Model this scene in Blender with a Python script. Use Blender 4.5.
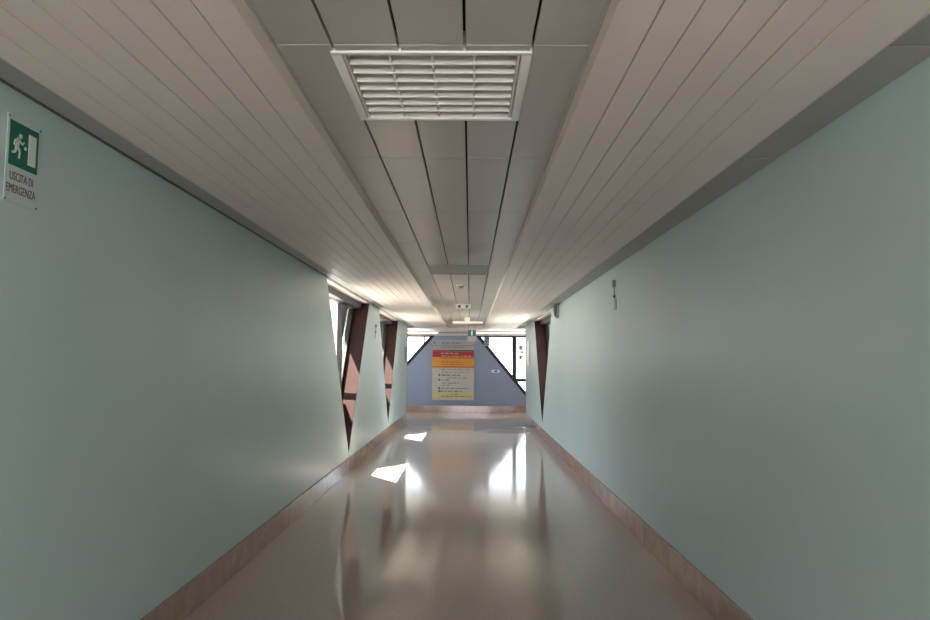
import bpy, bmesh, math, random
from mathutils import Vector, Matrix
random.seed(7)
for o in list(bpy.data.objects): bpy.data.objects.remove(o)
SC = bpy.context.scene
COL = SC.collection

# ------------------------------------------------------------------ camera
CAM_H = 1.55
PIT, YAW, ROL = 0.0789, 0.0081, 0.0060
cd = bpy.data.cameras.new('camera'); cam = bpy.data.objects.new('camera', cd); COL.objects.link(cam)
cd.sensor_width = 36; cd.sensor_fit = 'HORIZONTAL'; cd.lens = 671.47 / 930 * 36
cd.clip_start = 0.05; cd.clip_end = 500
R_ = Matrix.Rotation(YAW, 3, 'Z') @ Matrix.Rotation(PIT, 3, 'X')
right = R_ @ Vector((math.cos(ROL), 0, math.sin(ROL)))
up = R_ @ Vector((-math.sin(ROL), 0, math.cos(ROL)))
fwd = R_ @ Vector((0, 1, 0))
M = Matrix((right, up, -fwd)).transposed().to_4x4(); M.translation = (0, 0, CAM_H)
cam.matrix_world = M
SC.camera = cam

# ------------------------------------------------------------------ world, sun, exposure
SKY = 5.5
SUN = 34.0
EXPO = 1.17
BEHIND = 92.0     # area light added behind the camera, standing in for daylight
JUNCTION = 10.0    # area lights added at the junction ends, standing in for daylight
w = bpy.data.worlds.new('sky'); SC.world = w; w.use_nodes = True
nt = w.node_tree; bg = nt.nodes['Background']
tc = nt.nodes.new('ShaderNodeTexCoord'); sep = nt.nodes.new('ShaderNodeSeparateXYZ')
rmp = nt.nodes.new('ShaderNodeValToRGB')
nt.links.new(tc.outputs['Generated'], sep.inputs[0]); nt.links.new(sep.outputs['Z'], rmp.inputs[0])
rmp.color_ramp.elements[0].position = 0.0; rmp.color_ramp.elements[0].color = (.25, .245, .245, 1)
rmp.color_ramp.elements[1].position = .42; rmp.color_ramp.elements[1].color = (.60, .70, .82, 1)
nt.links.new(rmp.outputs[0], bg.inputs[0]); bg.inputs[1].default_value = SKY
sd = bpy.data.lights.new('sun', 'SUN'); sun = bpy.data.objects.new('sun', sd); COL.objects.link(sun)
sd.energy = SUN; sd.angle = 0.009; sd.color = (1, .95, .88)
sun.rotation_euler = Vector((1, -.04, -1.77)).to_track_quat('-Z', 'Y').to_euler()
sun.location = (-6, 8, 9)
def fill_area(name, loc, aim, sx, sy, e, c=(.97, .97, 1)):  # unseen area light added to brighten the interior
    l = bpy.data.lights.new(name, 'AREA'); l.shape = 'RECTANGLE'; l.size = sx; l.size_y = sy; l.energy = e; l.color = c
    o = bpy.data.objects.new(name, l); COL.objects.link(o); o.location = loc
    o.rotation_euler = Vector(aim).to_track_quat('-Z', 'Z').to_euler()
fill_area('fill_behind', (-.1, -5.85, 1.35), (0, 1, 0), 3.0, 2.2, BEHIND)
fill_area('fill_junction_left', (-2.93, 19.9, 1.35), (1, 0, 0), 2.4, 2.1, JUNCTION)
fill_area('fill_junction_right', (4.9, 19.9, 1.35), (-1, 0, 0), 2.4, 2.1, JUNCTION)
SC.view_settings.view_transform = 'Standard'; SC.view_settings.look = 'None'
SC.view_settings.gamma = 1; SC.view_settings.use_curve_mapping = False
SC.view_settings.exposure = EXPO

# ------------------------------------------------------------------ materials
def lin(c):
    return tuple(((v / 255) / 12.92 if v / 255 <= .04045 else ((v / 255 + .055) / 1.055) ** 2.4) for v in c) + (1,)
def mat(name, col, rough=.5, metal=0, noise=0, nscale=6, bump=0, bscale=200, coat=0, spec=.5, col2=None, stretch=(1, 1, 1)):
    m = bpy.data.materials.new(name); m.use_nodes = True; t = m.node_tree
    b = t.nodes['Principled BSDF']; c = lin(col)
    b.inputs['Base Color'].default_value = c; b.inputs['Roughness'].default_value = rough
    b.inputs['Metallic'].default_value = metal; b.inputs['Coat Weight'].default_value = coat
    b.inputs['Specular IOR Level'].default_value = spec
    tcn = t.nodes.new('ShaderNodeTexCoord'); mp = t.nodes.new('ShaderNodeMapping')
    mp.inputs['Scale'].default_value = stretch
    t.links.new(tcn.outputs['Object'], mp.inputs[0])
    if noise or col2:
        n = t.nodes.new('ShaderNodeTexNoise'); n.inputs['Scale'].default_value = nscale; n.inputs['Detail'].default_value = 6
        t.links.new(mp.outputs[0], n.inputs[0])
        r = t.nodes.new('ShaderNodeValToRGB')
        r.color_ramp.elements[0].position = .35; r.color_ramp.elements[1].position = .65
        k = 1 - noise
        r.color_ramp.elements[0].color = (lin(col2) if col2 else (c[0] * k, c[1] * k, c[2] * k, 1))
        r.color_ramp.elements[1].color = c
        t.links.new(n.outputs[0], r.inputs[0]); t.links.new(r.outputs[0], b.inputs['Base Color'])
    if bump:
        n2 = t.nodes.new('ShaderNodeTexNoise'); n2.inputs['Scale'].default_value = bscale; n2.inputs['Detail'].default_value = 3
        t.links.new(tcn.outputs['Object'], n2.inputs[0])
        bp = t.nodes.new('ShaderNodeBump'); bp.inputs['Strength'].default_value = bump; bp.inputs['Distance'].default_value = .002
        t.links.new(n2.outputs[0], bp.inputs['Height']); t.links.new(bp.outputs[0], b.inputs['Normal'])
    return m
def glass_mat():
    m = bpy.data.materials.new('window_glass'); m.use_nodes = True; t = m.node_tree
    for n in list(t.nodes): t.nodes.remove(n)
    o = t.nodes.new('ShaderNodeOutputMaterial'); mx = t.nodes.new('ShaderNodeMixShader')
    tr = t.nodes.new('ShaderNodeBsdfTransparent'); g = t.nodes.new('ShaderNodeBsdfGlossy')
    g.inputs['Roughness'].default_value = .02; tr.inputs[0].default_value = (.93, .95, .94, 1)
    lw = t.nodes.new('ShaderNodeLayerWeight'); lw.inputs[0].default_value = .5
    pw = t.nodes.new('ShaderNodeMath'); pw.operation = 'POWER'; pw.inputs[1].default_value = 5
    ma = t.nodes.new('ShaderNodeMath'); ma.operation = 'MULTIPLY_ADD'; ma.inputs[1].default_value = .5; ma.inputs[2].default_value = .03
    t.links.new(lw.outputs['Facing'], pw.inputs[0]); t.links.new(pw.outputs[0], ma.inputs[0]); t.links.new(ma.outputs[0], mx.inputs[0])
    t.links.new(tr.outputs[0], mx.inputs[1]); t.links.new(g.outputs[0], mx.inputs[2])
    t.links.new(mx.outputs[0], o.inputs[0]); return m
MT = dict(
    wall=mat('mint_wall_paint', (190, 208, 206), .38, noise=.04, nscale=1.2, bump=.12, bscale=90, spec=.4),
    blue=mat('blue_wall_paint', (142, 155, 178), .5, noise=.05, nscale=1.5, spec=.3),
    floor=None,
    skirt=mat('pink_brown_marble', (170, 144, 131), .1, nscale=9, col2=(158, 128, 114), bump=.01, bscale=30),
    plank=mat('beige_plank_paint', (220, 206, 198), .42, noise=.03, nscale=2),
    tile=mat('grey_metal_tile', (178, 172, 165), .3, noise=.03, nscale=2),
    strip=mat('grey_edge_tile', (158, 157, 152), .5),
    shadowgap=mat('painted_gap_shade', (84, 84, 80), .7),  # dark colour stands in for the shade of the ceiling gap
    void=mat('dark_ceiling_void', (30, 26, 22), .9),
    cream=mat('cream_enamel', (222, 206, 196), .35),
    white=mat('white_enamel', (232, 226, 220), .35),
    offwhite=mat('off_white_plastic', (214, 208, 198), .45),
    lining=mat('brown_window_lining', (52, 34, 30), .8, spec=.1, noise=.1, nscale=5),
    frame=mat('dark_window_frame', (40, 34, 33), .45, spec=.3),
    steel=mat('grey_steel', (120, 122, 120), .35, metal=.6),
    glass=glass_mat(),
    green=mat('sign_green', (16, 104, 84), .35),
    signface=mat('sign_white', (222, 226, 222), .35), acryl=mat('pale_acrylic', (190, 204, 202), .3, spec=.3),
    maroon=mat('sign_maroon_ink', (112, 70, 72), .5),
    red=mat('board_red', (176, 48, 50), .45), orange=mat('board_orange', (214, 148, 40), .45),
    yellow=mat('board_yellow', (210, 192, 112), .45), boardgrey=mat('board_grey', (162, 166, 166), .45),
    boardwhite=mat('board_off_white', (192, 186, 180), .45), ink=mat('board_ink', (96, 84, 84), .6),
    dkgreen=mat('board_dark_green', (50, 100, 70), .5), bdkorange=mat('board_burnt_orange', (190, 90, 40), .5),
    diffuser=mat('grey_green_diffuser', (108, 124, 114), .3),
    dark=mat('dark_plastic', (84, 86, 82), .45), plaque=mat('grey_plaque', (150, 154, 152), .4),
    ext=mat('pale_render', (232, 228, 220), .8, noise=.05, nscale=1), roof=mat('roof_membrane', (140, 138, 134), .9),
    ground=mat('pale_concrete', (186, 182, 172), .9, noise=.2, nscale=.4),
    bluedot=mat('blue_print', (50, 80, 150), .5),
)
def floor_mat():
    m = mat('polished_beige_floor', (190, 173, 165), .13, nscale=60, col2=(178, 161, 152), spec=.28)
    t = m.node_tree; b = t.nodes['Principled BSDF']
    n = t.nodes.new('ShaderNodeTexNoise'); n.inputs['Scale'].default_value = 1.6; n.inputs['Detail'].default_value = 5
    tcn = [x for x in t.nodes if x.type == 'TEX_COORD'][0]
    t.links.new(tcn.outputs['Object'], n.inputs[0])
    mr = t.nodes.new('ShaderNodeMapRange'); mr.inputs['To Min'].default_value = .06; mr.inputs['To Max'].default_value = .12
    mr.inputs['From Min'].default_value = .3; mr.inputs['From Max'].default_value = .7
    t.links.new(n.outputs[0], mr.inputs[0]); t.links.new(mr.outputs[0], b.inputs['Roughness'])
    n3 = t.nodes.new('ShaderNodeTexNoise'); n3.inputs['Scale'].default_value = 3.0; n3.inputs['Detail'].default_value = 2
    t.links.new(tcn.outputs['Object'], n3.inputs[0])
    bp = t.nodes.new('ShaderNodeBump'); bp.inputs['Strength'].default_value = .05; bp.inputs['Distance'].default_value = .01
    t.links.new(n3.outputs[0], bp.inputs['Height']); t.links.new(bp.outputs[0], b.inputs['Normal'])
    return m
MT['floor'] = floor_mat()

# ------------------------------------------------------------------ helpers
def box(bm, x0, x1, y0, y1, z0, z1, bev=0, mi=0):
    r = bmesh.ops.create_cube(bm, size=1)['verts']
    for v in r:
        v.co = Vector(((x0 + x1) / 2 + v.co.x * (x1 - x0), (y0 + y1) / 2 + v.co.y * (y1 - y0), (z0 + z1) / 2 + v.co.z * (z1 - z0)))
    fs = {f for v in r for f in v.link_faces}
    for f in fs: f.material_index = mi
    if bev:
        es = {e for v in r for e in v.link_edges}
        bmesh.ops.bevel(bm, geom=list(es), offset=bev, segments=2, affect='EDGES', profile=.6)
def prism(bm, pts, fn, d0, d1, mi=0):
    """pts: list of (s,z); fn(s,z,d) -> world; extruded d0..d1"""
    a = [bm.verts.new(fn(s, z, d0)) for s, z in pts]; b = [bm.verts.new(fn(s, z, d1)) for s, z in pts]
    n = len(pts); fs = [bm.faces.new(a), bm.faces.new(b[::-1])]
    for i in range(n): fs.append(bm.faces.new((a[i], b[i], b[(i + 1) % n], a[(i + 1) % n])))
    for f in fs: f.material_index = mi
def cyl(bm, c, r, h, axis='Z', seg=24, r2=None, mi=0):
    mt = {'Z': Matrix(), 'X': Matrix.Rotation(math.pi / 2, 4, 'Y'), 'Y': Matrix.Rotation(-math.pi / 2, 4, 'X')}[axis]
    r_ = bmesh.ops.create_cone(bm, cap_ends=True, segments=seg, radius1=r, radius2=(r if r2 is None else r2), depth=h,
                               matrix=Matrix.Translation(c) @ mt)['verts']
    for f in {f for v in r_ for f in v.link_faces}: f.material_index = mi
def obj(name, bm, m, parent=None, kind=None, smooth=False):
    bmesh.ops.recalc_face_normals(bm, faces=bm.faces)
    me = bpy.data.meshes.new(name); bm.to_mesh(me); bm.free()
    for k in (m if isinstance(m, (list, tuple)) else [m]): me.materials.append(k)
    if smooth:
        for p in me.polygons: p.use_smooth = True
        me.set_sharp_from_angle(angle=math.radians(35))
    o = bpy.data.objects.new(name, me); COL.objects.link(o)
    if parent:
        o.parent = parent; o.matrix_parent_inverse = Matrix.Translation(parent.location).inverted()
    if kind: o['kind'] = kind
    return o
def empty(name, loc, label=None, cat=None, group=None, kind=None):
    o = bpy.data.objects.new(name, None); COL.objects.link(o); o.location = loc; o.empty_display_size = .1
    if label: o['label'] = label
    if cat: o['category'] = cat
    if group: o['group'] = group
    if kind: o['kind'] = kind
    return o
def tag(o, label, cat):
    o['label'] = label; o['category'] = cat; return o
def text(body, size, fn, m, parent, name='lettering', extrude=.0006, sx=1.0):
    """fn maps local (x,y,z) of the text plane to world; centred"""
    c = bpy.data.curves.new('t', 'FONT'); c.body = body; c.size = size; c.align_x = 'CENTER'; c.align_y = 'CENTER'
    c.extrude = extrude; c.resolution_u = 3
    t = bpy.data.objects.new('t', c); COL.objects.link(t); bpy.context.view_layer.update()
    me = bpy.data.meshes.new_from_object(t.evaluated_get(bpy.context.evaluated_depsgraph_get()))
    bpy.data.objects.remove(t); bpy.data.curves.remove(c)
    bm = bmesh.new(); bm.from_mesh(me); bpy.data.meshes.remove(me)
    for v in bm.verts: v.co = Vector(fn(v.co.x * sx, v.co.y, v.co.z))
    return obj(name, bm, m, parent)

XL, XR = -1.725, 1.516          # inner wall faces
YE = 18.35                      # end of the corridor walls
YB = 21.46                      # wall facing the corridor end
Y0 = -6.0                       # corridor behind the camera
ZC = 2.57; ZP = 2.508           # tile ceiling, plank ceiling
D = .25                         # window lining depth
TW = .36                        # wall thickness
ZA = .25; ZT = 2.60; HW = 1.74  # V window: apex height, top, half width
XE = 5.0; XW = -3.0              # cross corridor ends

fL = lambda s, z, d: Vector((XL - d, s, z))
fR = lambda s, z, d: Vector((XR + d, s, z))
fB = lambda s, z, d: Vector((s, YB + d, z))

# ------------------------------------------------------------------ walls
def vwall(name, fn, s0, s1, centres, m, thick=TW, hw=HW, za=ZA, ztop=ZT + .1):
    bm = bmesh.new(); k = hw / (ZT - za) * (ztop - za)
    cs = sorted(centres)
    pts = [(s0, 0)]
    pts += [(s1, 0), (s1, ztop)]
    for c in reversed(cs): pts += [(c + k, ztop), (c, za), (c - k, ztop)]
    pts += [(s0, ztop)]
    prism(bm, pts, fn, 0, thick)
    return obj(name, bm, m, kind='structure')
LW = [9.70, 14.32, -2.6]
RW = [14.22, -2.6]
vwall('wall_left', fL, Y0, YE, LW, MT['wall'])
vwall('wall_right', fR, Y0, YE, RW, MT['wall'])
SLB = ((-3.08, 2.115), (1.98, 1.95))     # back windows: apex, half width at ZT
def clipx(o, x):
    bm = bmesh.new(); bm.from_mesh(o.data); T = o.matrix_parent_inverse
    off = o.parent.location.x if o.parent else 0
    r = bmesh.ops.bisect_plane(bm, geom=bm.verts[:] + bm.edges[:] + bm.faces[:], plane_co=(x, 0, 0), plane_no=(1, 0, 0), clear_inner=True)
    e = [g for g in r['geom_cut'] if isinstance(g, bmesh.types.BMEdge)]
    if e: bmesh.ops.edgeloop_fill(bm, edges=e)
    bm.to_mesh(o.data); bm.free()
bm = bmesh.new(); zt = ZT + .1
def half(c, hw): return hw / (ZT - ZA) * (zt - ZA)
(c1, h1), (c2, h2) = SLB
prism(bm, [(c1 - .6, 0), (XE + .2, 0), (XE + .2, zt), (c2 + half(c2, h2), zt), (c2, ZA), (c2 - half(c2, h2), zt), (c1 + half(c1, h1), zt), (c1, ZA), (c1 - .6, ZA)], fB, 0, .2)
bw = obj('wall_back', bm, MT['blue'], kind='structure'); clipx(bw, XW)
bm = bmesh.new(); box(bm, XW, XL - TW, YE - .25, YE, 0, 2.7); obj('wall_front_left', bm, MT['wall'], kind='structure')
bm = bmesh.new(); box(bm, XR + TW, XE, YE - .25, YE, 0, 2.7); obj('wall_front_right', bm, MT['wall'], kind='structure')
bm = bmesh.new(); box(bm, XW - .06, XW, YE - .25, YB + .2, 0, 2.7); obj('wall_far_left', bm, MT['wall'], kind='structure')
bm = bmesh.new(); box(bm, XE, XE + .2, YE - .25, YB + .2, 0, 2.7); obj('wall_far_right', bm, MT['wall'], kind='structure')
bm = bmesh.new(); box(bm, XL - TW, XR + TW, Y0 - .2, Y0, 0, .2); box(bm, XL - TW, XR + TW, Y0 - .2, Y0, 2.5, 2.7); obj('wall_behind', bm, MT['wall'], kind='structure')

# ------------------------------------------------------------------ floor
bm = bmesh.new()
box(bm, XL - TW, XR + TW, Y0 - .2, YE - .25, -.3, 0); box(bm, XW - .06, XE + .2, YE - .25, YB + .2, -.3, 0)
obj('floor', bm, MT['floor'], kind='structure')

# ------------------------------------------------------------------ baseboards
def skirt(name, boxes):
    bm = bmesh.new()
    for b in boxes: box(bm, *b, bev=.004)
    return obj(name, bm, MT['skirt'], kind='structure')
SK = .199
def seg(a, b, st=1.2):
    out = []; y = a
    while y < b - .01: out.append((y, min(y + st - .002, b))); y += st
    return out
skirt('baseboard_left', [(XL, XL + .016, a, b, 0, SK) for a, b in seg(Y0, YE)])
skirt('baseboard_right', [(XR - .016, XR, a, b, 0, SK) for a, b in seg(Y0, YE)])
skirt('baseboard_back', [(a, b, YB - .016, YB, 0, SK) for a, b in seg(XW, XE)])
# wall end corner guards
for i, (x0, x1) in enumerate(((XL - .03, XL + .012), (XR - .012, XR + .03))):
    bm = bmesh.new(); box(bm, x0, x1, YE - .012, YE + .012, 0, 2.50, bev=.003)
    obj('trim_%d' % (i + 1), bm, MT['steel'], kind='structure')

# ------------------------------------------------------------------ ceiling
PL0, PL1, PR0, PR1 = -1.4913, -.6448, .3943, 1.2439
TX = [-.645, -.4512, -.2367, -.0234, .1949, .394]
TJ0 = 2.085; TP = 1.187
bm = bmesh.new()
box(bm, XL, XR, Y0, YE, 2.645, 2.70); box(bm, XW, XE, YE, YB, 2.62, 2.70)
obj('ceiling', bm, MT['void'], kind='structure')
ys = [TJ0 + TP * k for k in range(-10, 15)]
LV = (-.466, .199, 2.128, 2.748)     # louvred fitting footprint
V2 = (-.452, .196, 6.93, 7.68)
bm = bmesh.new(); random.seed(3)
for a, b in zip(ys[:-1], ys[1:]):
    if b > YE: b = YE
    if a < Y0: a = Y0
    if b - a < .05: continue
    for i in range(5):
        g0 = .0045 if i > 0 else .001; g1 = .0045 if i < 4 else .001
        lo, hi = a + .003, b - .003
        for F in (LV, V2):
            if 1 <= i <= 3 and lo < F[3] and hi > F[2]:
                if lo < F[2] - .02:
                    box(bm, TX[i] + g0, TX[i + 1] - g1, lo, F[2] - .002, ZC, ZC + .02, bev=.0015)
                lo = F[3] + .002
        if hi - lo > .03:
            n0 = len(bm.verts)
            box(bm, TX[i] + g0, TX[i + 1] - g1, lo, hi, ZC, ZC + .02, bev=.0015)
            bm.verts.ensure_lookup_table()
            t = random.uniform(-.0012, .0012); cx = (TX[i] + TX[i + 1]) / 2; cy = (lo + hi) / 2; u = random.uniform(-.003, .003)
            for v in bm.verts[n0:]: v.co.z += (v.co.x - cx) * u + (v.co.y - cy) * t
obj('ceiling', bm, MT['tile'], kind='structure')
bm = bmesh.new()
for y in ys:
    if y < Y0 + .1 or y > YE - .1: continue
    for i in range(5):
        if any(1 <= i <= 3 and F[2] - .01 < y < F[3] + .01 for F in (LV, V2)): continue
        box(bm, TX[i] + .005, TX[i + 1] - .005, y - .0029, y + .0029, ZC + .002, ZC + .008)
obj('ceiling', bm, MT['tile'], kind='structure')
# grey panels between planks and walls
bm = bmesh.new()
for a, b in zip(ys[:-1], ys[1:]):
    a = max(a, Y0); b = min(b, YE)
    if b - a < .05: continue
    box(bm, XL + .018, PL0 + .05, a + .004, b - .004, ZC, ZC + .015, bev=.001)
    box(bm, PR1 - .05, XR - .002, a + .006, b - .006, ZC, ZC + .015, bev=.001)
obj('ceiling', bm, MT['strip'], kind='structure')
# planks
for x0, x1 in ((PL0, PL1), (PR0, PR1)):
    bm = bmesh.new(); n = 8; wd = (x1 - x0) / n
    jy = [Y0, -4.2, 3.93, 12.0, YE]
    for i in range(n):
        for a, b in zip(jy[:-1], jy[1:]):
            off = .009 if x0 > 0 else 0
            if x0 > 0 and i == n - 1: continue
            xa = x0 + .001 if i == 0 else x0 + i * wd + off + .0016
            xb = x1 - .001 if (i == n - 1 or (x0 > 0 and i == n - 2)) else x0 + (i + 1) * wd + off - .0016
            box(bm, xa, xb, a + .0025, b - .0025, ZP, ZP + .014, bev=.0035)
    obj('ceiling', bm, MT['plank'], kind='structure')
tn = 3
bm = bmesh.new(); box(bm, XL + .0005, XL + .020, Y0, YE, ZC - .003, ZC + .02); obj('trim_%d' % tn, bm, MT['shadowgap'], kind='structure'); tn += 1  # dark strip added to draw the shaded gap along the left wall
for x0, x1, m in ((PL1 - .001, PL1 + .004, 'cream'), (PR0 - .004, PR0 + .001, 'cream'), (PL0 - .003, PL0 + .001, 'plank'), (PR1 - .001, PR1 + .003, 'plank')):
    bm = bmesh.new(); z0 = ZP - .002
    for a, b in seg(Y0, YE, 3.0): box(bm, x0, x1, a, b, z0, ZC + .004)
    obj('trim_%d' % tn, bm, MT[m], kind='structure'); tn += 1
bm = bmesh.new()   # rail along the tile edges
for x0, x1 in ((PL1 + .004, PL1 + .012), (PR0 - .018, PR0 - .004)):
    for a, b in seg(Y0, YE, 3.0): box(bm, x0, x1, a + .001, b, ZC - .006, ZC + .004)
obj('trim_%d' % tn, bm, MT['tile'], kind='structure'); tn += 1
# cross corridor ceiling panels and the closing strip at the corridor end
bm = bmesh.new()
k = XW
while k < XE:
    box(bm, k + .002, min(k + .6, XE) - .002, YE + .05, YB - .06, 2.575, 2.59, bev=.001); k += .6
obj('ceiling', bm, MT['plank'], kind='structure')
bm = bmesh.new(); box(bm, XL, XR, YE - .01, YE + .045, ZP - .012, 2.62, bev=.004); obj('trim_%d' % tn, bm, MT['cream'], kind='structure'); tn += 1
bm = bmesh.new(); box(bm, XW, XE, YB - .03, YB - .002, 2.425, 2.495, bev=.003); obj('trim_%d' % tn, bm, MT['cream'], kind='structure'); tn += 1

bm = bmesh.new(); box(bm, XW, XE, YB - .03, YB - .002, 2.53, 2.574, bev=.003); obj('trim_%d' % tn, bm, MT['cream'], kind='structure'); tn += 1

# ------------------------------------------------------------------ windows
wn = 1
def portal(fn, c, d, w_, h_, inward):
    l = bpy.data.lights.new('window_portal', 'AREA'); l.shape = 'RECTANGLE'; l.size = w_; l.size_y = h_
    l.cycles.is_portal = True
    o = bpy.data.objects.new('window_portal', l); COL.objects.link(o)
    o.location = fn(c, 1.4, d); o.rotation_euler = Vector(inward).to_track_quat('-Z', 'Z').to_euler()
def bar(bm, p, q, wid, fn, d0, d1):
    """flat bar from p to q in the wall plane, its width to the right of p->q"""
    p = Vector(p); q = Vector(q); t = (q - p).normalized(); n = Vector((t.y, -t.x)) * wid
    prism(bm, [tuple(p), tuple(q), tuple(q + n), tuple(p + n)], fn, d0, d1)
def vwindow(fn, c, inward, mullions, transoms, hw=HW, za=ZA, depth=D, lining=True, ztop=2.45):
    global wn
    root = empty('window_%d' % wn, fn(c, 0, 0), kind='structure'); wn += 1
    sl = hw / (ZT - za); kt = lambda z: (z - za) * sl
    if lining:
        for sg in (-1, 1):
            bm = bmesh.new(); t = .014
            a = (c, za); b = (c + sg * kt(ZT), ZT); b2 = (b[0] - sg * t * 1.3, ZT); a2 = (c, za + t * 1.6)
            prism(bm, [a, b, b2, a2], fn, .004, depth + .05); obj('lining', bm, MT['lining'], root)
        bm = bmesh.new(); box_pts = [(c - kt(2.46), 2.46), (c + kt(2.46), 2.46), (c + kt(2.61), 2.61), (c - kt(2.61), 2.61)]
        prism(bm, box_pts, fn, .13, depth + .05); obj('header', bm, MT['frame'], root)
        bm = bmesh.new(); prism(bm, [(c - kt(2.55), 2.55), (c + kt(2.55), 2.55), (c + kt(2.565), 2.565), (c - kt(2.565), 2.565)], fn, .002, .129); obj('soffit', bm, MT['cream'], root)
    fz = .07 if lining else .10
    bm = bmesh.new()
    bar(bm, (c, za), (c + kt(ztop), ztop), -fz, fn, depth, depth + .07)
    bar(bm, (c, za), (c - kt(ztop), ztop), fz, fn, depth + .002, depth + .068)
    prism(bm, [(c - kt(ztop), ztop), (c + kt(ztop), ztop), (c + kt(ztop + .05), ztop + .05), (c - kt(ztop + .05), ztop + .05)], fn, depth - .01, depth + .08)
    obj('frame', bm, MT['frame'], root)
    for s, wd in mullions:
        zb = za + abs(s) / sl + .02
        g = .45 if wd == .07 else 0; a, b = c + s - wd / 2, c + s + wd / 2; g0 = g if s < 0 else 0; g1 = g if s > 0 else 0
        bm = bmesh.new(); prism(bm, [(a, zb), (b, zb), (b, 1.9), (b + g1, ztop), (a - g0, ztop), (a, 1.9)], fn, depth - .01, depth + .06)
        obj('mullion', bm, MT['frame'], root)
    for z, hh, s0, s1 in transoms:
        a = max(c - kt(z), c + s0); b = min(c + kt(z), c + s1)
        bm = bmesh.new(); prism(bm, [(a, z - hh / 2), (b, z - hh / 2), (b, z + hh / 2), (a, z + hh / 2)], fn, depth - .005, depth + .06)
        obj('transom', bm, MT['frame'], root)
    bm = bmesh.new(); prism(bm, [(c, za + .05), (c + kt(ztop) - .03, ztop), (c - kt(ztop) + .03, ztop)], fn, depth + .03, depth + .036)
    obj('pane', bm, MT['glass'], root)
    portal(fn, c, depth + .12, 2 * hw, 2.6, inward)
    return root
for c in LW: vwindow(fL, c, (1, 0, 0), [(.57, .07)], [(.905, .37, -9, 9)])
for c in RW: vwindow(fR, c, (-1, 0, 0), [(-.57, .07)], [(.905, .37, -9, 9)])
r1 = vwindow(fB, SLB[0][0], (0, -1, 0), [(1.61, .03)], [], hw=SLB[0][1], depth=.03, lining=False, ztop=2.38)
for ch in [o for o in bpy.data.objects if o.parent == r1]: clipx(ch, XW)
vwindow(fB, SLB[1][0], (0, -1, 0), [(-.57, .13)], [(1.02, .10, -.57, 9)], hw=SLB[1][1], depth=.03, lining=False, ztop=2.38)

# ------------------------------------------------------------------ roof and outside
bm = bmesh.new(); box(bm, -2.495, 2.495, Y0 - .6, YE - .26, 2.72, 2.95); box(bm, XW - .2, XE + .6, YE - .26, YB + .5, 2.72, 2.95)
obj('roof', bm, MT['roof'], kind='structure')
bm = bmesh.new(); box(bm, -90, 90, -60, 110, -6.2, -6.0); obj('ground', bm, MT['ground'], kind='structure')
def building(x0, x1, y0, y1, h, face, label):
    t = empty('building', ((x0 + x1) / 2, (y0 + y1) / 2, -6), label, 'building')
    bm = bmesh.new(); box(bm, x0, x1, y0, y1, -6, h); obj('wall', bm, MT['ext'], t)
    bm = bmesh.new(); box(bm, x0 - .3, x1 + .3, y0 - .3, y1 + .3, h, h + .3); obj('parapet', bm, MT['ext'], t)
    if face == 'y':
        x = x0 + 2
        while x < x1 - 2.5:
            for z in (-4, 0):
                bm = bmesh.new(); box(bm, x, x + 1.4, y0 - .04, y0 + .1, z, z + 1.5); obj('window', bm, MT['plaque'], t)
            x += 4
building(-30, 34, 48, 56, 2.0, 'y', 'low pale rendered building outside, beyond the junction windows')
# ------------------------------------------------------------------ emergency exit sign on the left wall
t = empty('exit_sign', (XL, 2.515, 2.30), 'white wall plate with green running man square reading USCITA DI EMERGENZA on the left wall', 'sign')
bm = bmesh.new(); box(bm, XL + .001, XL + .004, 2.418, 2.61, 2.14, 2.47, bev=.0008); obj('plate', bm, MT['acryl'], t)
bm = bmesh.new(); box(bm, XL + .0035, XL + .0055, 2.43, 2.595, 2.28, 2.45); gs = obj('green_square', bm, MT['green'], t)
GY, GZ = 2.515, 2.365
F = lambda x, y, z: Vector((XL + .0062 + z, GY + x, GZ + y))
bm = bmesh.new()
box(bm, XL + .0045, XL + .0068, GY + .022, GY + .066, GZ - .06, GZ + .06)
cyl(bm, (XL + .006, GY + .004, GZ - .002), .007, .0016, 'X', 16)
obj('door_symbol', bm, MT['signface'], gs)
bm = bmesh.new()
def limb(p, q, w0, w1):
    p = Vector(p); q = Vector(q); tt = (q - p).normalized(); n = Vector((-tt.y, tt.x))
    pts = [p + n * w0, q + n * w1, q - n * w1, p - n * w0]
    prism(bm, [(GY + a.x, GZ + a.y) for a in pts], lambda s, z, d: Vector((XL + .0045 + d, s, z)), 0, .0022)
cyl(bm, (XL + .0056, GY - .026, GZ + .037), .009, .0022, 'X', 16)
limb((-.034, .026), (-.044, -.008), .010, .008)
limb((-.034, .022), (-.014, .008), .004, .0035); limb((-.014, .008), (-.004, .020), .0035, .003)
limb((-.036, .022), (-.056, .014), .004, .0035); limb((-.056, .014), (-.060, -.006), .0035, .003)
limb((-.042, -.006), (-.026, -.022), .007, .005); limb((-.026, -.022), (-.030, -.050), .005, .004)
limb((-.046, -.006), (-.052, -.030), .007, .005); limb((-.052, -.030), (-.070, -.036), .005, .004)
obj('running_man', bm, MT['signface'], gs)
for s, z in (('USCITA DI', 2.240), ('EMERGENZA', 2.192)):
    text(s, .046, lambda x, y, zz, z=z: Vector((XL + .0045 + zz, 2.510 + x, z + y)), MT['maroon'], t, sx=.64)
for yy in (2.424, 2.603):
    for zz in (2.148, 2.462):
        bm = bmesh.new(); cyl(bm, (XL + .005, yy, zz), .004, .004, 'X', 12); obj('screw', bm, MT['steel'], t)

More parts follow.
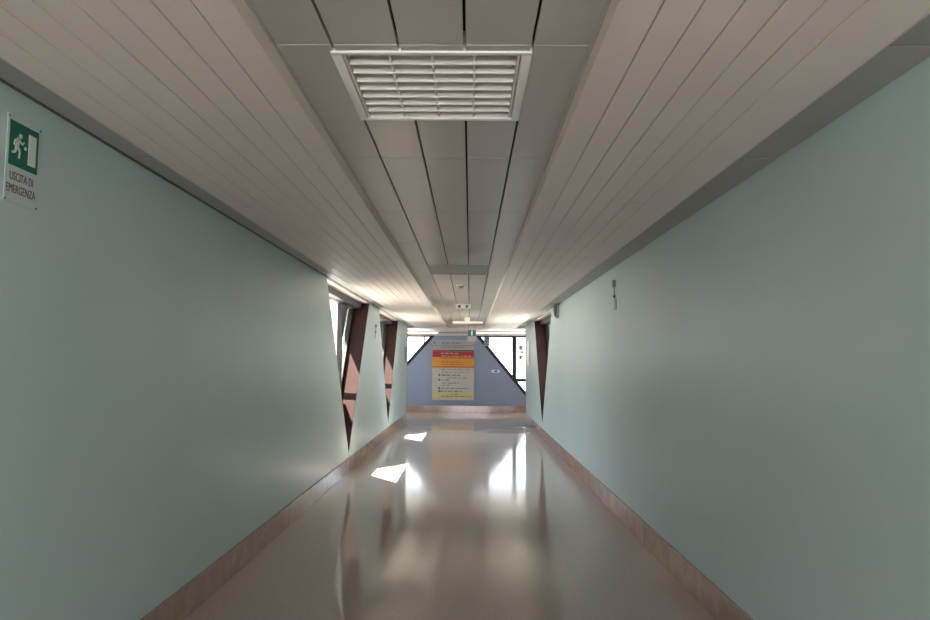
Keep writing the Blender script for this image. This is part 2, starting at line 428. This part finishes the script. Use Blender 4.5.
# ------------------------------------------------------------------ louvred ceiling light
x0, x1, y0, y1 = LV
t = empty('louvred_ceiling_light', ((x0 + x1) / 2, (y0 + y1) / 2, ZC), 'large white square louvred fitting set in the ceiling tiles near the camera', 'ceiling light')
zb = ZC - .006
bm = bmesh.new(); fw = .034
for q in ((x0, x1, y0, y0 + .02), (x0, x1, y1 - .022, y1), (x0, x0 + fw, y0 + .0205, y1 - .0225), (x1 - fw, x1, y0 + .0205, y1 - .0225)):
    box(bm, *q, zb, ZC + .03, bev=.002)
obj('frame', bm, MT['white'], t, smooth=True)
for q in ((x0 + fw + .004, x0 + fw + .012, y0 + .03, y1 - .03), (x1 - fw - .012, x1 - fw - .004, y0 + .03, y1 - .03)):
    bm = bmesh.new(); box(bm, *q, zb + .002, ZC + .02, bev=.001); obj('inner_rail', bm, MT['cream'], t)
bm = bmesh.new()
box(bm, x0 + .01, x1 - .01, y0 + .01, y1 - .01, ZC + .064, ZC + .068)
for q in ((x0 + .008, x0 + .012, y0, y1), (x1 - .012, x1 - .008, y0, y1), (x0, x1, y0 + .001, y0 + .004), (x0, x1, y1 - .004, y1 - .001)): box(bm, *q, ZC + .01, ZC + .068)
obj('reflector_housing', bm, MT['white'], t)
ix0, ix1, iy0, iy1 = x0 + fw + .014, x1 - fw - .014, y0 + .024, y1 - .026
nb = 8
for k in range(nb + 1):
    yc = iy0 + (iy1 - iy0) * k / nb
    bm = bmesh.new()
    prof = [(-.003, 0), (.003, 0), (.008, .016), (.022, .050), (.017, .052), (.001, .018)]
    va = [bm.verts.new((ix0, yc + a, zb + .003 + b)) for a, b in prof]; vb = [bm.verts.new((ix1, yc + a, zb + .003 + b)) for a, b in prof]
    bm.faces.new(va); bm.faces.new(vb[::-1])
    for i in range(6): bm.faces.new((va[i], vb[i], vb[(i + 1) % 6], va[(i + 1) % 6]))
    obj('louvre_blade', bm, MT['white'], t)
for k in range(1, 4):
    xc = ix0 + (ix1 - ix0) * k / 4
    bm = bmesh.new(); box(bm, xc - .004, xc + .004, iy0, iy1, zb + .006, zb + .050, bev=.001); obj('cross_blade', bm, MT['white'], t)
for xc in (-.30, .05):
    bm = bmesh.new(); cyl(bm, (xc, (y0 + y1) / 2, ZC + .050), .008, y1 - y0 - .06, 'Y', 12); obj('tube', bm, MT['offwhite'], t, smooth=True)

# second flat panel further on
x0, x1, y0, y1 = V2
t = empty('flat_ceiling_panel_light', ((x0 + x1) / 2, (y0 + y1) / 2, ZC), 'grey green flat panel set in the ceiling tiles halfway along the corridor', 'ceiling light')
bm = bmesh.new()
for q in ((x0, x1, y0, y0 + .01), (x0, x1, y1 - .012, y1), (x0, x0 + .012, y0 + .0105, y1 - .0125), (x1 - .03, x1, y0 + .0105, y1 - .0125)): box(bm, *q, ZC - .002, ZC + .016, bev=.0008)
obj('frame', bm, MT['strip'], t)
bm = bmesh.new(); box(bm, x0 + .012, x1 - .03, y0 + .01, y1 - .012, ZC + .002, ZC + .010); obj('diffuser', bm, MT['diffuser'], t)

# ------------------------------------------------------------------ small ceiling things
t = empty('smoke_detector', (-.13, 8.75, ZC), 'small round grey smoke detector on the ceiling past the grey green panel', 'smoke detector')
bm = bmesh.new(); cyl(bm, (-.13, 8.75, ZC - .008), .062, .016, 'Z', 32); obj('base', bm, MT['offwhite'], t, smooth=True)
bm = bmesh.new(); cyl(bm, (-.13, 8.75, ZC - .030), .030, .028, 'Z', 32, r2=.048); obj('sensor_head', bm, MT['plaque'], t, smooth=True)
t = empty('emergency_light', (-.12, 11.6, ZC), 'white twin lamp emergency light box on the ceiling beyond the smoke detector', 'emergency light')
bm = bmesh.new(); box(bm, -.25, .01, 11.55, 11.65, ZC - .085, ZC - .001, bev=.006); hs = obj('housing', bm, MT['offwhite'], t)
for xx in (-.19, -.06):
    bm = bmesh.new(); cyl(bm, (xx, 11.545, ZC - .045), .026, .02, 'Y', 24); obj('lamp', bm, MT['dark'], hs, smooth=True)
t = empty('strip_light', (-.07, 15.0, ZC), 'slim white strip light hung crosswise under the ceiling near the corridor end', 'ceiling light')
bm = bmesh.new(); box(bm, -.13, -.01, 14.96, 15.04, ZC - .09, ZC - .001, bev=.004); obj('mounting_box', bm, MT['offwhite'], t)
bm = bmesh.new(); box(bm, -.40, .27, 14.97, 15.03, ZC - .135, ZC - .0905, bev=.006); obj('batten', bm, MT['white'], t)
t = empty('hanging_exit_sign', (.03, 17.0, ZC), 'small green and white exit sign hanging from the ceiling at the corridor end', 'sign')
bm = bmesh.new(); box(bm, -.07, .15, 16.97, 16.99, ZC - .47, ZC - .18, bev=.002); obj('plate', bm, MT['boardgrey'], t)
bm = bmesh.new(); box(bm, -.06, .14, 16.960, 16.9695, ZC - .34, ZC - .19); gf = obj('green_field', bm, MT['green'], t)
bm = bmesh.new(); box(bm, .02, .06, 16.954, 16.9595, ZC - .325, ZC - .205); obj('door_symbol', bm, MT['signface'], gf)
for xx in (-.04, .12):
    bm = bmesh.new(); cyl(bm, (xx, 16.98, ZC - .0905), .004, .181, 'Z', 8); obj('hanger', bm, MT['steel'], t)

# ------------------------------------------------------------------ things on the walls
def pull_cord(x, y, sgn, ztop, label, s=1.0):
    t = empty('emergency_pull', (x, y, ztop - .2), label, 'wall device')
    a = lambda d0, d1: (min(x + sgn * d0, x + sgn * d1), max(x + sgn * d0, x + sgn * d1))
    bm = bmesh.new(); box(bm, *a(.001, .03), y - .03 * s, y + .03 * s, ztop - .07 * s, ztop, bev=.004); obj('bracket', bm, MT['steel'], t)
    bm = bmesh.new(); cyl(bm, (x + sgn * .012, y, ztop - .115 * s), .005, .09 * s, 'Z', 10); obj('rod', bm, MT['steel'], t)
    bm = bmesh.new(); cyl(bm, (x + sgn * .012, y, ztop - .172 * s), .012, .026, 'Z', 12); obj('knob', bm, MT['dark'], t)
    bm = bmesh.new(); box(bm, *a(.001, .008), y - .055 * s, y + .055 * s, ztop - .31 * s, ztop - .19 * s, bev=.002); obj('label_plate', bm, MT['plaque'], t)
pull_cord(XR, 7.0, -1, 2.425, 'small dark bracket with rod and grey label plate on the right wall')
pull_cord(XL, 12.15, 1, 2.24, 'small bracket with label plate on the left wall between the two V-shaped windows', .8)
t = empty('wall_lamp', (XR, 11.55, 2.4), 'dark oval fixture near the ceiling on the right wall beside the V-shaped window', 'wall lamp')
bm = bmesh.new(); cyl(bm, (XR - .02, 11.55, 2.46), .13, .038, 'X', 32)
for v in bm.verts: v.co.y = 11.55 + (v.co.y - 11.55) * 1.0
obj('base', bm, MT['plaque'], t, smooth=True)
bm = bmesh.new(); bmesh.ops.create_uvsphere(bm, u_segments=24, v_segments=12, radius=1)
for v in bm.verts: v.co = Vector((XR - .04 + v.co.x * .045, 11.55 + v.co.y * .115, 2.46 + v.co.z * .115))
obj('cover', bm, MT['dark'], t, smooth=True)
t = empty('notice_plaque', (XL, 17.97, 1.8), 'grey notice plaque with pale header at the end of the left wall', 'plaque')
bm = bmesh.new(); box(bm, XL + .001, XL + .02, 17.72, 18.24, 1.56, 1.98, bev=.003); obj('lower_panel', bm, MT['plaque'], t)
bm = bmesh.new(); box(bm, XL + .001, XL + .02, 17.72, 18.24, 1.985, 2.13, bev=.003); obj('header_panel', bm, MT['signface'], t)
t = empty('framed_notice', (XR, 17.45, 1.8), 'bright white framed notice at the end of the right wall', 'notice')
bm = bmesh.new(); box(bm, XR - .02, XR - .001, 17.10, 17.80, 1.50, 2.13, bev=.003); obj('frame', bm, MT['white'], t)
bm = bmesh.new(); box(bm, XR - .023, XR - .0205, 17.13, 17.77, 1.53, 2.10); obj('sheet', bm, MT['white'], t)

# ------------------------------------------------------------------ directory board on the blue wall
BX0, BX1, BZ0, BZ1 = -1.205, .13, .375, 2.285
t = empty('directory_board', ((BX0 + BX1) / 2, YB, BZ0), 'tall hospital directory board with red, orange and white bands on the blue wall', 'sign board')
bm = bmesh.new(); box(bm, BX0, BX1, YB - .03, YB - .001, BZ0, BZ1, bev=.003); obj('backing', bm, MT['boardgrey'], t)
def bz(y): return BZ1 - (y - 35) / 540 * (BZ1 - BZ0)
def bx(x): return BX0 + (x - 65) / 365 * (BX1 - BX0)
BANDS = []
def on(y): return next((o for a, b, o in BANDS if a <= y <= b), t)
def band(ya, yb, m, xa=65, xb=430, name='band', d=.033):
    bm = bmesh.new(); box(bm, bx(xa) + .005, bx(xb) - .005, YB - d, YB - .0302, bz(yb), bz(ya)); o = obj(name, bm, MT[m], t)
    if name == 'band': BANDS.append((ya, yb, o))
    return o
band(37, 122, 'boardgrey'); band(126, 137, 'red', 65, 200); band(126, 137, 'dkgreen', 201, 430)
band(138, 190, 'red'); band(191, 286, 'orange'); band(288, 508, 'boardwhite'); band(510, 550, 'yellow'); band(551, 573, 'boardwhite')
band(82, 86, 'red', name='rule', d=.035); band(194, 202, 'bdkorange', 140, 430, 'rule', .035); band(274, 282, 'bdkorange', 65, 430, 'rule', .035)
random.seed(11)
def words(y, xa, xb, m, hgt=9):
    """one illegible line of print: each word a continuous ragged bar of type"""
    x = xa
    while x < xb:
        wl = random.uniform(18, 48); e = min(x + wl, xb); c = x; top = []; 
        while c < e - 4:
            cw = random.uniform(3.5, 6.5); hh = hgt * random.choice((.6, .6, 1))
            top += [(bx(c), bz(y + hgt / 2 - hh)), (bx(c + cw - .4), bz(y + hgt / 2 - hh)), (bx(c + cw), bz(y + hgt / 2 - hgt * .35)), (bx(c + cw + 1.2), bz(y + hgt / 2 - hgt * .35))]; c += cw + 1.6
        if top:
            bm = bmesh.new(); prism(bm, [(bx(x), bz(y + hgt / 2))] + top + [(top[-1][0] + .0005, bz(y + hgt / 2))], lambda s_, z, d: Vector((s_, YB - .0348 + d, z)), 0, .0016)
            obj('lettering', bm, MT[m], on(y))
        x = e + 9
for a in ((62, 145, 318, 'ink'), (100, 145, 345, 'ink', 7), (155, 140, 290, 'boardwhite', 11), (180, 145, 405, 'boardwhite', 8), (232, 145, 335, 'bdkorange', 12),
          (255, 145, 345, 'bdkorange', 10), (302, 145, 400, 'ink', 6), (326, 145, 400, 'ink', 6), (350, 145, 308, 'ink', 12), (376, 195, 380, 'ink', 7),
          (396, 145, 210, 'ink', 9), (421, 145, 305, 'ink', 8), (443, 145, 220, 'ink', 7), (468, 145, 380, 'ink', 9), (493, 135, 325, 'ink', 11), (522, 225, 290, 'ink', 6), (540, 140, 405, 'ink', 9)):
    words(*a)
for y in (350, 393, 467, 493):
    bm = bmesh.new(); cyl(bm, (bx(127), YB - .0335, bz(y)), .033, .003, 'Y', 16); obj('bullet', bm, MT['dkgreen'], on(y))
bm = bmesh.new(); box(bm, bx(78), bx(92), YB - .0345, YB - .0332, bz(70), bz(52)); obj('arrow_mark', bm, MT['ink'], t)

# small stickers
t = empty('wall_label', (.83, YB, 1.29), 'small white label with a blue mark on the blue wall right of the board', 'label')
bm = bmesh.new(); box(bm, .68, .94, YB - .006, YB - .001, 1.25, 1.34); obj('plate', bm, MT['signface'], t)
bm = bmesh.new(); box(bm, .77, .87, YB - .009, YB - .0062, 1.27, 1.32); obj('blue_mark', bm, MT['bluedot'], t)
t = empty('window_notice', (.50, YB, 2.2), 'small grey printed notice in the top left corner of the right junction window', 'notice')
bm = bmesh.new(); box(bm, .44, .62, YB + .012, YB + .016, 2.10, 2.38); obj('sheet', bm, MT['plaque'], t)
for z in (2.14, 2.19, 2.24, 2.29, 2.34):
    bm = bmesh.new(); box(bm, .47, .47 + random.choice((.07, .11)), YB + .010, YB + .0118, z, z + .02); obj('lettering', bm, MT['dark'], t)
t = empty('window_sticker', (1.62, YB, 1.8), 'faint grey sticker on the glass of the narrow pane right of the dark mullion', 'sticker')
for a, b, c, d_ in ((1.56, 1.68, 1.98, 2.12), (1.60, 1.70, 1.86, 1.94), (1.56, 1.66, 1.68, 1.82)):
    bm = bmesh.new(); box(bm, a, b, YB + .04, YB + .043, c, d_); obj('printed_mark', bm, MT['plaque'], t)
